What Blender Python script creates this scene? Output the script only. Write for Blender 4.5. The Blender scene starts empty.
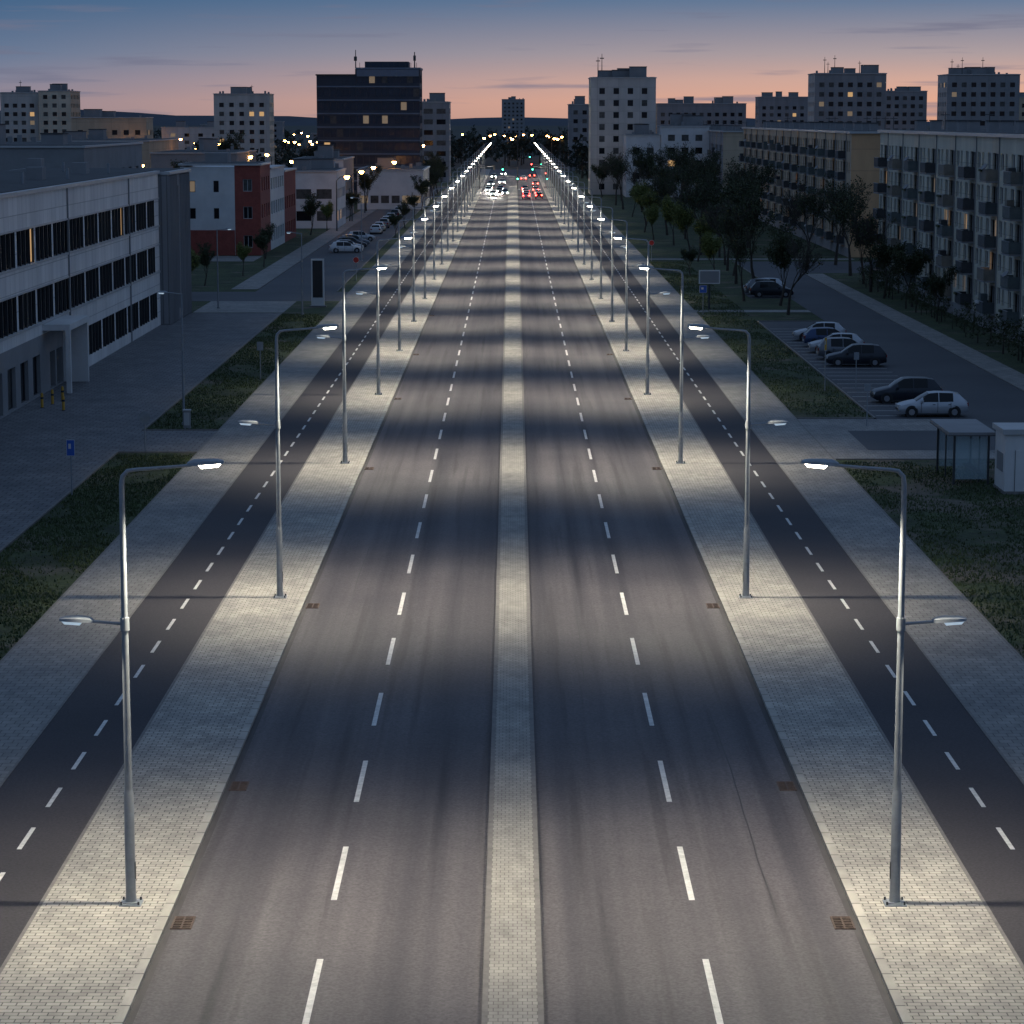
import bpy, math, random
from mathutils import Vector, Matrix
random.seed(7)
R=random.random
def U_(a,b): return a+(b-a)*R()
sc=bpy.context.scene
col=sc.collection

# ------------------------------------------------------------ materials
def newmat(name):
    m=bpy.data.materials.new(name); m.use_nodes=True
    nt=m.node_tree; return m,nt,nt.nodes['Principled BSDF']
def pm(name,c,rough=.7,metal=0.,var=.2,scale=1.5,bump=0.,bscale=20.,stretch=(1,1,1),spec=None):
    m,nt,b=newmat(name)
    tc=nt.nodes.new('ShaderNodeTexCoord'); mp=nt.nodes.new('ShaderNodeMapping')
    mp.inputs['Scale'].default_value=stretch
    nt.links.new(tc.outputs['Object'],mp.inputs[0])
    n=nt.nodes.new('ShaderNodeTexNoise'); n.inputs['Scale'].default_value=scale; n.inputs['Detail'].default_value=6; n.inputs['Roughness'].default_value=.65
    nt.links.new(mp.outputs[0],n.inputs['Vector'])
    cr=nt.nodes.new('ShaderNodeValToRGB')
    cr.color_ramp.elements[0].position=.3; cr.color_ramp.elements[1].position=.7
    cr.color_ramp.elements[0].color=(*[x*(1-var) for x in c],1)
    cr.color_ramp.elements[1].color=(*[min(1,x*(1+var)) for x in c],1)
    nt.links.new(n.outputs[0],cr.inputs[0]); nt.links.new(cr.outputs[0],b.inputs['Base Color'])
    b.inputs['Roughness'].default_value=rough; b.inputs['Metallic'].default_value=metal
    if spec is not None: b.inputs['Specular IOR Level'].default_value=spec
    return m
def em(name,c,s,base=(.5,.5,.5)):
    m,nt,b=newmat(name)
    b.inputs['Base Color'].default_value=(*base,1); b.inputs['Emission Color'].default_value=(*c,1); b.inputs['Emission Strength'].default_value=s
    return m
def mul(nt,a,b_,fac=1.,mode='MULTIPLY'):
    mx=nt.nodes.new('ShaderNodeMix'); mx.data_type='RGBA'; mx.blend_type=mode
    mx.inputs[0].default_value=fac
    nt.links.new(a,mx.inputs[6]); nt.links.new(b_,mx.inputs[7]); return mx.outputs[2]
def noise_ramp(nt,vec,scale,p0,p1,c0,c1,stretch=(1,1,1),detail=5):
    mp=nt.nodes.new('ShaderNodeMapping'); mp.inputs['Scale'].default_value=stretch; nt.links.new(vec,mp.inputs[0])
    n=nt.nodes.new('ShaderNodeTexNoise'); n.inputs['Scale'].default_value=scale; n.inputs['Detail'].default_value=detail
    nt.links.new(mp.outputs[0],n.inputs['Vector'])
    cr=nt.nodes.new('ShaderNodeValToRGB'); e=cr.color_ramp.elements
    e[0].position=p0; e[1].position=p1; e[0].color=(*c0,1); e[1].color=(*c1,1)
    nt.links.new(n.outputs[0],cr.inputs[0]); return cr.outputs[0]
def pavers(name,c1,c2,mort,bw=.2,bh=.1,rot=0.,ms=.008):
    m,nt,b=newmat(name)
    tc=nt.nodes.new('ShaderNodeTexCoord'); mp=nt.nodes.new('ShaderNodeMapping'); mp.inputs['Rotation'].default_value=(0,0,rot)
    nt.links.new(tc.outputs['Object'],mp.inputs[0])
    br=nt.nodes.new('ShaderNodeTexBrick'); br.inputs['Scale'].default_value=1
    br.inputs['Brick Width'].default_value=bw; br.inputs['Row Height'].default_value=bh; br.inputs['Mortar Size'].default_value=ms
    br.inputs['Color1'].default_value=(*c1,1); br.inputs['Color2'].default_value=(*c2,1); br.inputs['Mortar'].default_value=(*mort,1)
    nt.links.new(mp.outputs[0],br.inputs['Vector'])
    st=noise_ramp(nt,tc.outputs['Object'],.35,.25,.75,(.66,.66,.68),(1.12,1.10,1.06),detail=8)
    st2=noise_ramp(nt,tc.outputs['Object'],2.5,.3,.6,(.82,.82,.82),(1.05,1.05,1.05),stretch=(1,.35,1),detail=6)
    nt.links.new(mul(nt,mul(nt,br.outputs[0],st),st2),b.inputs['Base Color'])
    b.inputs['Roughness'].default_value=.8
    bp=nt.nodes.new('ShaderNodeBump'); bp.inputs['Strength'].default_value=.4; bp.inputs['Distance'].default_value=.01; bp.invert=True
    nt.links.new(br.outputs['Fac'],bp.inputs['Height']); nt.links.new(bp.outputs[0],b.inputs['Normal'])
    return m
def asphalt(name,c,lane=True,rough=.75):
    m,nt,b=newmat(name); tc=nt.nodes.new('ShaderNodeTexCoord'); o=tc.outputs['Object']
    base=noise_ramp(nt,o,14,.3,.7,[x*.72 for x in c],[x*1.3 for x in c],detail=8)
    pat=noise_ramp(nt,o,.12,.3,.7,(.76,.76,.79),(1.18,1.17,1.14),detail=6)
    out=mul(nt,base,pat)
    if lane:
        stk=noise_ramp(nt,o,1.,.3,.7,(.60,.60,.64),(1.36,1.34,1.3),stretch=(1.1,.012,1),detail=4)
        out=mul(nt,out,stk)
        sm=noise_ramp(nt,o,1.,.54,.68,(1,1,1),(.66,.66,.66),stretch=(2.2,.05,1),detail=6)
        out=mul(nt,out,sm)
    nt.links.new(out,b.inputs['Base Color'])
    b.inputs['Roughness'].default_value=rough
    n2=nt.nodes.new('ShaderNodeTexNoise'); n2.inputs['Scale'].default_value=60; n2.inputs['Detail'].default_value=3
    nt.links.new(o,n2.inputs['Vector']); bp=nt.nodes.new('ShaderNodeBump'); bp.inputs['Strength'].default_value=.35; bp.inputs['Distance'].default_value=.01
    nt.links.new(n2.outputs[0],bp.inputs['Height']); nt.links.new(bp.outputs[0],b.inputs['Normal'])
    return m
def panelwall(name,c,pw,ph,var=.12,joint=.6,ms=.03):
    m,nt,b=newmat(name); tc=nt.nodes.new('ShaderNodeTexCoord'); o=tc.outputs['Object']
    sp=nt.nodes.new('ShaderNodeSeparateXYZ'); nt.links.new(o,sp.inputs[0])
    ad=nt.nodes.new('ShaderNodeMath'); ad.operation='ADD'; nt.links.new(sp.outputs[0],ad.inputs[0]); nt.links.new(sp.outputs[1],ad.inputs[1])
    cb=nt.nodes.new('ShaderNodeCombineXYZ'); nt.links.new(ad.outputs[0],cb.inputs[0]); nt.links.new(sp.outputs[2],cb.inputs[1])
    br=nt.nodes.new('ShaderNodeTexBrick'); br.offset=0; br.inputs['Scale'].default_value=1
    br.inputs['Brick Width'].default_value=pw; br.inputs['Row Height'].default_value=ph; br.inputs['Mortar Size'].default_value=ms
    br.inputs['Color1'].default_value=(*[x*(1-var*.5) for x in c],1); br.inputs['Color2'].default_value=(*[x*(1+var*.5) for x in c],1); br.inputs['Mortar'].default_value=(*[x*joint for x in c],1)
    nt.links.new(cb.outputs[0],br.inputs['Vector'])
    st=noise_ramp(nt,o,.5,.3,.7,(1-var*1.5,)*3,(1.05,1.05,1.05),stretch=(1,1,.25),detail=7)
    nt.links.new(mul(nt,br.outputs[0],st),b.inputs['Base Color']); b.inputs['Roughness'].default_value=.75
    return m
def grassmat(name,dirt=.5):
    m,nt,b=newmat(name); tc=nt.nodes.new('ShaderNodeTexCoord'); o=tc.outputs['Object']
    g=noise_ramp(nt,o,3.,.3,.7,(.022,.034,.012),(.06,.080,.030),detail=8)
    g2=noise_ramp(nt,o,.3,.35,.65,(.6,.6,.55),(1.2,1.2,1.1),detail=5)
    g=mul(nt,g,g2)
    d=noise_ramp(nt,o,.22,dirt,dirt+.12,(0,0,0),(1,1,1),detail=7)
    dc=noise_ramp(nt,o,4.,.3,.7,(.07,.06,.045),(.15,.125,.09),detail=7)
    mx=nt.nodes.new('ShaderNodeMix'); mx.data_type='RGBA'
    nt.links.new(d,mx.inputs[0]); nt.links.new(g,mx.inputs[6]); nt.links.new(dc,mx.inputs[7])
    nt.links.new(mx.outputs[2],b.inputs['Base Color']); b.inputs['Roughness'].default_value=.95
    n2=nt.nodes.new('ShaderNodeTexNoise'); n2.inputs['Scale'].default_value=8; n2.inputs['Detail'].default_value=6
    nt.links.new(o,n2.inputs['Vector']); bp=nt.nodes.new('ShaderNodeBump'); bp.inputs['Strength'].default_value=.8; bp.inputs['Distance'].default_value=.1
    nt.links.new(n2.outputs[0],bp.inputs['Height']); nt.links.new(bp.outputs[0],b.inputs['Normal'])
    return m

M={}
M['asphalt']=asphalt('asphalt',(.084,.077,.083))
M['asphalt2']=asphalt('asphalt_side',(.055,.057,.064),False)
M['bike']=asphalt('bike_asphalt',(.044,.040,.045),False,.85)
M['paver']=pavers('paver_light',(.46,.435,.39),(.34,.325,.295),(.12,.115,.105),.3,.2,0,.014)
M['paverm']=pavers('paver_median',(.36,.345,.315),(.30,.29,.265),(.16,.15,.14),.2,.2,0,.010)
M['paverb']=pavers('paver_outer',(.29,.28,.265),(.235,.23,.22),(.12,.115,.11),.4,.4,0,.016)
M['plaza']=pavers('paver_plaza',(.19,.19,.20),(.145,.15,.16),(.07,.07,.07),.6,.6,0,.03)
M['kerb']=pavers('kerb_stone',(.44,.42,.38),(.36,.345,.31),(.10,.10,.09),3,1.0,0,.025)
M['kerbd']=pm('kerb_dark',(.17,.16,.15),.8,var=.25,scale=3)
M['paint']=pm('road_paint',(.60,.59,.56),.6,var=.25,scale=5)
M['grass']=grassmat('lawn_grass',.57)
M['grassd']=grassmat('lawn_dirt',.48)
M['blade']=pm('grass_blade',(.052,.074,.026),.8,var=.5,scale=1.)
M['earth']=pm('earth',(.03,.034,.026),.95,var=.3,scale=.01)
M['hazy_hill']=pm('hazy_hill',(.03,.04,.06),1,var=.2,scale=.003)  # dark bluish colour has the distance haze over the ridge painted in
M['steel']=pm('galvanised_steel',(.26,.285,.31),.5,.35,var=.15,scale=4)
M['steeld']=pm('dark_steel',(.06,.065,.07),.5,.4,var=.1)
M['rust']=pm('rusty_iron',(.09,.06,.045),.7,.3,var=.4,scale=8)
M['hole']=pm('drain_dark',(.008,.008,.008),.9)
M['white']=panelwall('white_panel',(.74,.72,.70),1.5,1.2)
M['whitew']=pm('white_wall',(.62,.61,.60),.7,var=.12,scale=.4)
M['grey']=panelwall('grey_cladding',(.27,.27,.28),.5,13,ms=.05)
M['greyw']=pm('grey_wall',(.24,.24,.245),.8,var=.15,scale=.3)
M['brick']=pm('red_brick',(.27,.065,.05),.85,var=.2,scale=1.5)
M['cream']=panelwall('cream_panel',(.60,.53,.42),5.4,2.8)
M['greenish']=panelwall('greygreen_panel',(.55,.53,.44),5.4,2.8)
M['orange']=panelwall('orange_panel',(.58,.35,.19),5.4,2.8)
M['beige']=panelwall('beige_panel',(.50,.40,.29),5,2.8)
M['blockw']=panelwall('block_white',(.52,.49,.46),5,2.8)
M['blockg']=panelwall('block_grey',(.27,.27,.28),5,2.8)
M['office']=panelwall('office_dark',(.035,.047,.07),3,3.3)
M['roof']=pm('roof_felt',(.055,.057,.06),.9,var=.35,scale=.3)
M['coping']=pm('roof_coping',(.46,.46,.46),.5,.2,var=.08)
M['glass']=pm('window_glass',(.010,.012,.016),.12,var=.2,scale=.4,spec=.25)
M['glass2']=pm('window_curtain',(.08,.078,.075),.3,var=.5,scale=1.3,spec=.3)
M['lit']=em('window_lit_warm',(1,.60,.26),.5,(.3,.2,.1))
M['lit2']=em('window_lit_dim',(1,.72,.45),.14,(.2,.18,.14))
M['frame']=pm('window_frame',(.5,.5,.5),.5,var=.05)
M['frameD']=pm('window_frame_dark',(.025,.028,.032),.5,var=.1)
M['balc']=[pm('balcony_a',(.06,.07,.075),.7,var=.2),pm('balcony_b',(.10,.12,.12),.7,var=.2),pm('balcony_c',(.20,.18,.15),.7,var=.2),pm('balcony_d',(.05,.05,.055),.7)]
M['lens']=em('lamp_lens',(1,.90,.72),32)
M['lens2']=em('lamp_lens_dim',(.6,.8,1),.5)
M['sodium']=em('sodium_lens',(1,.45,.12),60)
M['head']=em('headlight',(1,.93,.8),200)
M['tail']=em('taillight',(1,.03,.02),55)
M['tgreen']=em('signal_green',(.05,1,.45),25)
M['tred']=em('signal_red',(1,.04,.03),25)
M['carlens']=pm('car_lamp_glass',(.5,.5,.5),.1,var=.05)
M['cartail']=pm('car_tail_glass',(.25,.01,.01),.2,var=.05)
M['tyre']=pm('tyre',(.015,.015,.015),.85)
M['hub']=pm('wheel_hub',(.3,.3,.32),.35,.7)
M['carglass']=pm('car_glass',(.008,.01,.012),.08,var=.1,spec=.3)
M['blue']=pm('sign_blue',(.02,.09,.4),.4,var=.05)
M['red']=pm('sign_red',(.45,.03,.02),.4,var=.05)
M['yellow']=pm('bollard_yellow',(.5,.28,.03),.5,var=.15)
M['bark']=pm('bark',(.055,.045,.037),.95,var=.3,scale=4)
M['leaf']=pm('leaf_dark',(.042,.052,.020),.8,var=.5,scale=.8)
M['leaf2']=pm('leaf_spring',(.14,.16,.04),.8,var=.4,scale=.8)
M['dtree']=pm('distant_foliage',(.025,.032,.022),.95,var=.5,scale=.05)
M['black']=pm('black_plastic',(.02,.02,.022),.5)
tg,nt,b=newmat('shelter_glass'); b.inputs['Base Color'].default_value=(.5,.65,.7,1); b.inputs['Roughness'].default_value=.05; b.inputs['Alpha'].default_value=.35
M['sglass']=tg

# ------------------------------------------------------------ mesh builder
class MB:
    def __init__(s): s.v=[]; s.f=[]; s.m=[]; s.mats=[]
    def mi(s,m):
        if m not in s.mats: s.mats.append(m)
        return s.mats.index(m)
    def face(s,pts,m):
        n=len(s.v); s.v+= [tuple(p) for p in pts]; s.f.append(tuple(range(n,n+len(pts)))); s.m.append(s.mi(m))
    def box(s,x0,x1,y0,y1,z0,z1,m):
        n=len(s.v)
        s.v+=[(x0,y0,z0),(x1,y0,z0),(x1,y1,z0),(x0,y1,z0),(x0,y0,z1),(x1,y0,z1),(x1,y1,z1),(x0,y1,z1)]
        for f in ((3,2,1,0),(4,5,6,7),(0,1,5,4),(1,2,6,5),(2,3,7,6),(3,0,4,7)):
            s.f.append(tuple(n+i for i in f)); s.m.append(s.mi(m))
    def obox(s,O,U,u0,u1,n0,n1,z0,z1,m):
        N=(U[1],-U[0]); P=lambda u,n_,z:(O[0]+U[0]*u+N[0]*n_,O[1]+U[1]*u+N[1]*n_,z)
        n=len(s.v)
        s.v+=[P(u0,n1,z0),P(u1,n1,z0),P(u1,n0,z0),P(u0,n0,z0),P(u0,n1,z1),P(u1,n1,z1),P(u1,n0,z1),P(u0,n0,z1)]
        for f in ((3,2,1,0),(4,5,6,7),(0,1,5,4),(1,2,6,5),(2,3,7,6),(3,0,4,7)):
            s.f.append(tuple(n+i for i in f)); s.m.append(s.mi(m))
    def tube(s,path,rad,m,k=10,cap=True):
        path=[Vector(p) for p in path]; rings=[]
        for i,p in enumerate(path):
            d=(path[min(i+1,len(path)-1)]-path[max(i-1,0)]).normalized()
            a=Vector((0,1,0)) if abs(d.y)<.9 else Vector((1,0,0))
            e1=d.cross(a).normalized(); e2=d.cross(e1)
            r=rad[i] if hasattr(rad,'__len__') else rad
            n=len(s.v)
            for j in range(k):
                t=2*math.pi*j/k; s.v.append(tuple(p+e1*math.cos(t)*r+e2*math.sin(t)*r))
            rings.append(n)
        mi=s.mi(m)
        for a,b_ in zip(rings,rings[1:]):
            for j in range(k):
                s.f.append((a+j,a+(j+1)%k,b_+(j+1)%k,b_+j)); s.m.append(mi)
        if cap:
            s.f.append(tuple(rings[0]+j for j in reversed(range(k)))); s.m.append(mi)
            s.f.append(tuple(rings[-1]+j for j in range(k))); s.m.append(mi)
    def mesh(s,name,smooth=False):
        me=bpy.data.meshes.new(name); me.from_pydata(s.v,[],s.f)
        for m in s.mats: me.materials.append(m)
        me.polygons.foreach_set('material_index',s.m)
        if smooth: me.polygons.foreach_set('use_smooth',[True]*len(s.f))
        me.update()
        if smooth:
            try: me.set_sharp_from_angle(angle=math.radians(35))
            except Exception: pass
        return me
    def obj(s,name,parent=None,smooth=False,loc=None,rot=0):
        o=bpy.data.objects.new(name,s.mesh(name,smooth)); col.objects.link(o)
        if parent: o.parent=parent
        if loc: o.location=loc
        o.rotation_euler[2]=rot
        return o
def inst(name,me,loc,rot=0,sc_=1.):
    o=bpy.data.objects.new(name,me); col.objects.link(o); o.location=loc; o.rotation_euler[2]=rot; o.scale=(sc_,)*3; return o
def empty(name):
    o=bpy.data.objects.new(name,None); col.objects.link(o); return o
def sheet(name,rects,z,m):
    b=MB()
    for x0,x1,y0,y1 in rects: b.face([(x0,y0,z),(x1,y0,z),(x1,y1,z),(x0,y1,z)],m)
    return b.obj(name)

# ------------------------------------------------------------ ground & road
sheet('ground',[(-6000,6000,-300,9000)],-.15,M['earth'])
YE=930
sheet('lawn',[(-200,-17.2,-20,YE),(17.2,200,140,YE),(30,200,-20,140)],-.03,M['grass'])
sheet('rough_lawn',[(17.2,30,-20,137)],-.026,M['grassd'])
sheet('road',[(-7.85,7.85,-20,YE)],-.10,M['asphalt'])
sheet('crossing_road',[(-260,-7.85,YE-250,YE-236),(7.85,260,YE-250,YE-236)],-.004,M['asphalt2'])
k=MB()
for sgn in (-1,1):
    a,b_=sorted((sgn*7.85,sgn*8.05)); k.box(a,b_,-20,YE,-.14,.0,M['kerb'])
k.obj('kerb')
gut=pm('gutter_asphalt',(.06,.056,.056),.8,var=.3,scale=2,stretch=(1,.2,1))
g=MB()
for sgn in (-1,1):
    a,b_=sorted((sgn*7.68,sgn*7.848)); g.face([(a,-20,-.096),(b_,-20,-.096),(b_,YE,-.096),(a,YE,-.096)],gut)
g.obj('road_gutter')
sheet('footway',[(-10.9,-8.05,-20,YE),(8.05,10.9,-20,YE)],-.006,M['paver'])
e=MB()
for sgn in (-1,1):
    for x in (10.9,13.95,17.12):
        a,b_=sorted((sgn*x,sgn*(x+.08))); e.box(a,b_,-20,YE,-.14,.006,M['kerbd'])
e.obj('path_edging')
sheet('cycle_path',[(-13.95,-10.98,-20,YE),(10.98,13.95,-20,YE)],-.012,M['bike'])
sheet('outer_pavement',[(-17.12,-14.03,-20,YE),(14.03,17.12,-20,YE)],-.006,M['paverb'])
def mw(y): return .63 if y<90 else .63+(1.15-.63)*min(1,(y-90)/450)
md=MB(); ys=[-20,50,90]+[90+45*i for i in range(1,11)]+[700]
for y0,y1 in zip(ys,ys[1:]):
    a,b_=mw(y0),mw(y1)
    for s_ in (-1,1):
        P=[(s_*a,y0,-.14),(s_*b_,y1,-.14),(s_*b_,y1,.02),(s_*a,y0,.02)]
        md.face(P if s_<0 else P[::-1],M['kerb'])
        P=[(s_*a,y0,.02),(s_*b_,y1,.02),(s_*(b_-.12),y1,.02),(s_*(a-.12),y0,.02)]
        md.face(P if s_<0 else P[::-1],M['kerbd'])
    md.face([(-(a-.12),y0,.018),((a-.12),y0,.018),(b_-.12,y1,.018),(-(b_-.12),y1,.018)],M['paverm'])
md.obj('median_strip')
mk=MB()
def dash(x,w,y0,l,z):
    mk.face([(x-w/2,y0,z),(x+w/2,y0,z),(x+w/2,y0+l,z),(x-w/2,y0+l,z)],M['paint'])
for i in range(72):
    y=49.75-8.8*4+8.8*i
    if y>670: break
    for x in (-4.19,4.19): dash(x+.0,.14,y,4.5,-.092)
for i in range(160):
    y=62.5-4*8+4*i
    for x in (-12.3,12.45): dash(x,.12,y,2.0,-.004)
for x in [-7+.9*i for i in range(7)]+[1.6+.9*i for i in range(7)]: dash(x,.45,668,5,-.092)
mk.obj('road_markings')
sl_=pm('bitumen_sealant',(.035,.032,.034),.6,var=.3,scale=3)
b=MB(); rr=random.Random(4)
for x in (-2.35,6.05,-6.2,2.3):
    y=rr.uniform(0,60)
    while y<330:
        l=rr.uniform(6,26); n=int(l/1.5)+1; px=x
        for i in range(n):
            nx=px+rr.uniform(-.03,.03); b.face([(px-.018,y,-.0965),(px+.018,y,-.0965),(nx+.018,y+1.5,-.0965),(nx-.018,y+1.5,-.0965)],sl_); px=nx; y+=1.5
        y+=rr.uniform(20,70)
b.obj('asphalt_joint')

def drain():
    d=MB(); d.box(-.2,.2,-.42,.42,0,.004,M['hole'])
    for a in ((-.24,-.2,-.46,.46),(.2,.24,-.46,.46),(-.2,.2,-.46,-.42),(-.2,.2,.42,.46)): d.box(*a,0,.02,M['rust'])
    for i in range(7): d.box(-.2,.2,-.38+i*.12,-.32+i*.12,.005,.018,M['rust'])
    d.box(-.02,.02,-.42,.42,.006,.0195,M['rust'])
    return d.mesh('drain_grate')
dm=drain()
for y in (56.8,69,95.5,134,168,200,240):
    for s_ in (-1,1): inst('drain_grate',dm,(s_*7.5,y,-.095))

sheet('plaza',[(-31,-21.5,-20,242),(-21.5,-17.2,140,150),(-110,-31,-20,118)],-.014,M['plaza'])
sheet('side_road',[(-130,-17.2,258,272),(-27,-18.5,272,690)],-.018,M['asphalt2'])
sheet('side_pavement',[(-30,-27.1,276,690),(-30,-21.5,242.5,257.8)],-.010,M['paverb'])
sheet('driveway',[(17.2,60,137,156)],-.022,M['paverb'])
sheet('car_park',[(19.5,60,141,150),(22,34,156,232),(28,34,232,330),(28,34,140,156),(34,45,305,330),(24,28,262,272)],-.014,M['asphalt2'])
sheet('footpath',[(34.1,36.3,100,304),(-45,-33,330,343),(17.2,28,243,246),(17.2,44,334,337)],-.010,M['paverb'])
pk=MB()
for y in [157.5+2.75*i for i in range(25)]:
    pk.face([(22.2,y,-.008),(27.2,y,-.008),(27.2,y+.12,-.008),(22.2,y+.12,-.008)],M['paint'])
pk.obj('parking_markings')
kb=MB()
kb.box(-21.62,-21.5,-20,140,-.1,.05,M['kerbd']); kb.box(-21.62,-21.5,150,241,-.1,.05,M['kerbd'])
kb.box(-21.5,-17.2,139.9,140.02,-.1,.05,M['kerbd']); kb.box(-21.5,-17.2,150,150.12,-.1,.05,M['kerbd'])
kb.box(21.88,22,156,232,-.1,.06,M['kerbd']); kb.box(34,34.1,156,304,-.1,.06,M['kerbd']); kb.box(17.2,30,136.9,137,-.1,.05,M['kerbd']); kb.box(17.2,22,156,156.1,-.1,.05,M['kerbd'])
kb.box(22,28,232,232.12,-.1,.06,M['kerbd']); kb.box(27.88,28,272,330,-.1,.06,M['kerbd']); kb.box(-18.5,-18.38,272,690,-.1,.06,M['kerbd']); kb.box(-27.1,-27,276,690,-.1,.06,M['kerbd'])
kb.obj('lawn_kerb')
def tufts(name,rects,seed):
    rr=random.Random(seed); b=MB(); mi=b.mi(M['blade'])
    for x0,x1,y0,y1,n in rects:
        for i in range(n):
            x=rr.uniform(x0,x1); y=rr.uniform(y0,y1)
            if math.sin(x*1.3+2*math.sin(y*.31))+math.sin(y*.45+x*.7)>.9 and rr.random()<.85: continue
            h=rr.uniform(.03,.12); w=rr.uniform(.02,.06); a=rr.uniform(0,6.28); dx=math.cos(a)*w; dy=math.sin(a)*w
            lx=rr.uniform(-.06,.06); ly=rr.uniform(-.06,.06)
            n0=len(b.v); b.v+=[(x-dx,y-dy,-.03),(x+dx,y+dy,-.03),(x+lx,y+ly,h)]; b.f.append((n0,n0+1,n0+2)); b.m.append(mi)
    return b.obj(name)
tufts('grass',[(-21.4,-17.25,50,139,26000),(-21.4,-17.25,150.3,241,14000),(17.25,30,60,136,40000),(17.25,21.8,157,330,18000)],3)

h=MB()
def hz(x): return 22+12*math.sin(x*.0011+3.6)+7*math.sin(x*.0037)+4*math.sin(x*.011+2)+2*math.sin(x*.031)
xs=[-5000+100*i for i in range(101)]
for x0,x1 in zip(xs,xs[1:]):
    h.face([(x0,6300,-.2),(x1,6300,-.2),(x1,7000,hz(x1)),(x0,7000,hz(x0))],M['hazy_hill'])
    h.face([(x0,7000,hz(x0)),(x1,7000,hz(x1)),(x1,8500,-.2),(x0,8500,-.2)],M['hazy_hill'])
h.obj('hills')

# ------------------------------------------------------------ street lamps
def headshape(b,x0,x1,z,up,lens,t=.1,w=.17):
    st=[(0,.45,.5),(.12,.8,.9),(.35,1,1),(.8,.95,.75),(1,.6,.35)]
    rings=[]
    for f,ww,tt in st:
        x=x0+(x1-x0)*f; zz=z+up*f; n=len(b.v)
        W=w*ww; T=t*tt
        b.v+=[(x,-W,zz-.03),(x,-W*.9,zz+T*.5),(x,-W*.4,zz+T),(x,W*.4,zz+T),(x,W*.9,zz+T*.5),(x,W,zz-.03)]
        rings.append(n)
    mi=b.mi(M['steel'])
    for a,c in zip(rings,rings[1:]):
        for j in range(6):
            b.f.append((a+j,a+(j+1)%6,c+(j+1)%6,c+j)); b.m.append(mi)
    b.f.append(tuple(rings[0]+j for j in range(6))); b.m.append(mi)
    b.f.append(tuple(rings[-1]+j for j in range(6))); b.m.append(mi)
    f0,f1=.32,.93; a=x0+(x1-x0)*f0; c=x0+(x1-x0)*f1; zt=z-.033; n=len(b.v)
    b.v+=[(a,-w*.8,zt+up*f0),(c,-w*.72,zt+up*f1),(c,w*.72,zt+up*f1),(a,w*.8,zt+up*f0),
          (a+(c-a)*.12,-w*.5,zt+up*f0-.075),(a+(c-a)*.88,-w*.45,zt+up*f1-.075),(a+(c-a)*.88,w*.45,zt+up*f1-.075),(a+(c-a)*.12,w*.5,zt+up*f0-.075)]
    ml=b.mi(lens)
    for f in ((3,2,1,0),(4,5,6,7),(0,1,5,4),(1,2,6,5),(2,3,7,6),(3,0,4,7)): b.f.append(tuple(n+i for i in f)); b.m.append(ml)
L=MB(); S=M['steel']
L.box(-.25,.25,-.25,.25,.0,.03,S); L.box(-.17,.17,-.17,.17,.03,.06,S)
for a in (-.2,.2):
    for c in (-.2,.2): L.tube([(a,c,.03),(a,c,.1)],.025,M['steeld'],6)
L.tube([(0,0,.05),(0,0,.25),(0,0,2.6),(0,0,2.7)],[.135,.12,.115,.095],S,14)
L.tube([(0,0,2.6),(0,0,6.3),(0,0,9.8),(.03,0,10.0),(.14,0,10.12),(.32,0,10.15),(1.0,0,10.2),(1.58,0,10.25)],[.093,.078,.062,.055,.048,.042,.038,.035],S,12)
L.tube([(0,0,6.45),(0,0,6.75)],.105,S,12)
L.tube([(0,0,6.6),(-.3,0,6.62),(-.8,0,6.66)],[.04,.035,.035],S,8)
L.box(.11,.125,-.05,.05,.6,1.0,M['steeld'])
headshape(L,1.5,2.32,10.27,.06,M['lens'])
headshape(L,-.72,-1.48,6.67,.04,M['lens2'],w=.14)
lm=L.mesh('street_lamp',True)
ld=bpy.data.lights.new('lamp_light','SPOT'); ld.energy=6300; ld.color=(1,.90,.71); ld.spot_size=math.radians(127); ld.spot_blend=.75; ld.shadow_soft_size=.14
ld2=bpy.data.lights.new('lamp_light_low','SPOT'); ld2.energy=520; ld2.color=(1,.91,.74); ld2.spot_size=math.radians(120); ld2.spot_blend=1.; ld2.shadow_soft_size=.1
ys=[20,58,96.8,135.5,169.8,202,231.5]+[261+31*i for i in range(19)]
for y in ys:
    for s_ in (-1,1):
        o=inst('street_lamp',lm,(s_*8.85,y,-.005),0 if s_<0 else math.pi)
        a=bpy.data.objects.new('lamp_light',ld); col.objects.link(a); a.parent=o; a.location=(1.9,0,10.1)
        if y<300:
            a=bpy.data.objects.new('lower_lamp_light',ld2); col.objects.link(a); a.parent=o; a.location=(-1.1,0,6.5)

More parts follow.
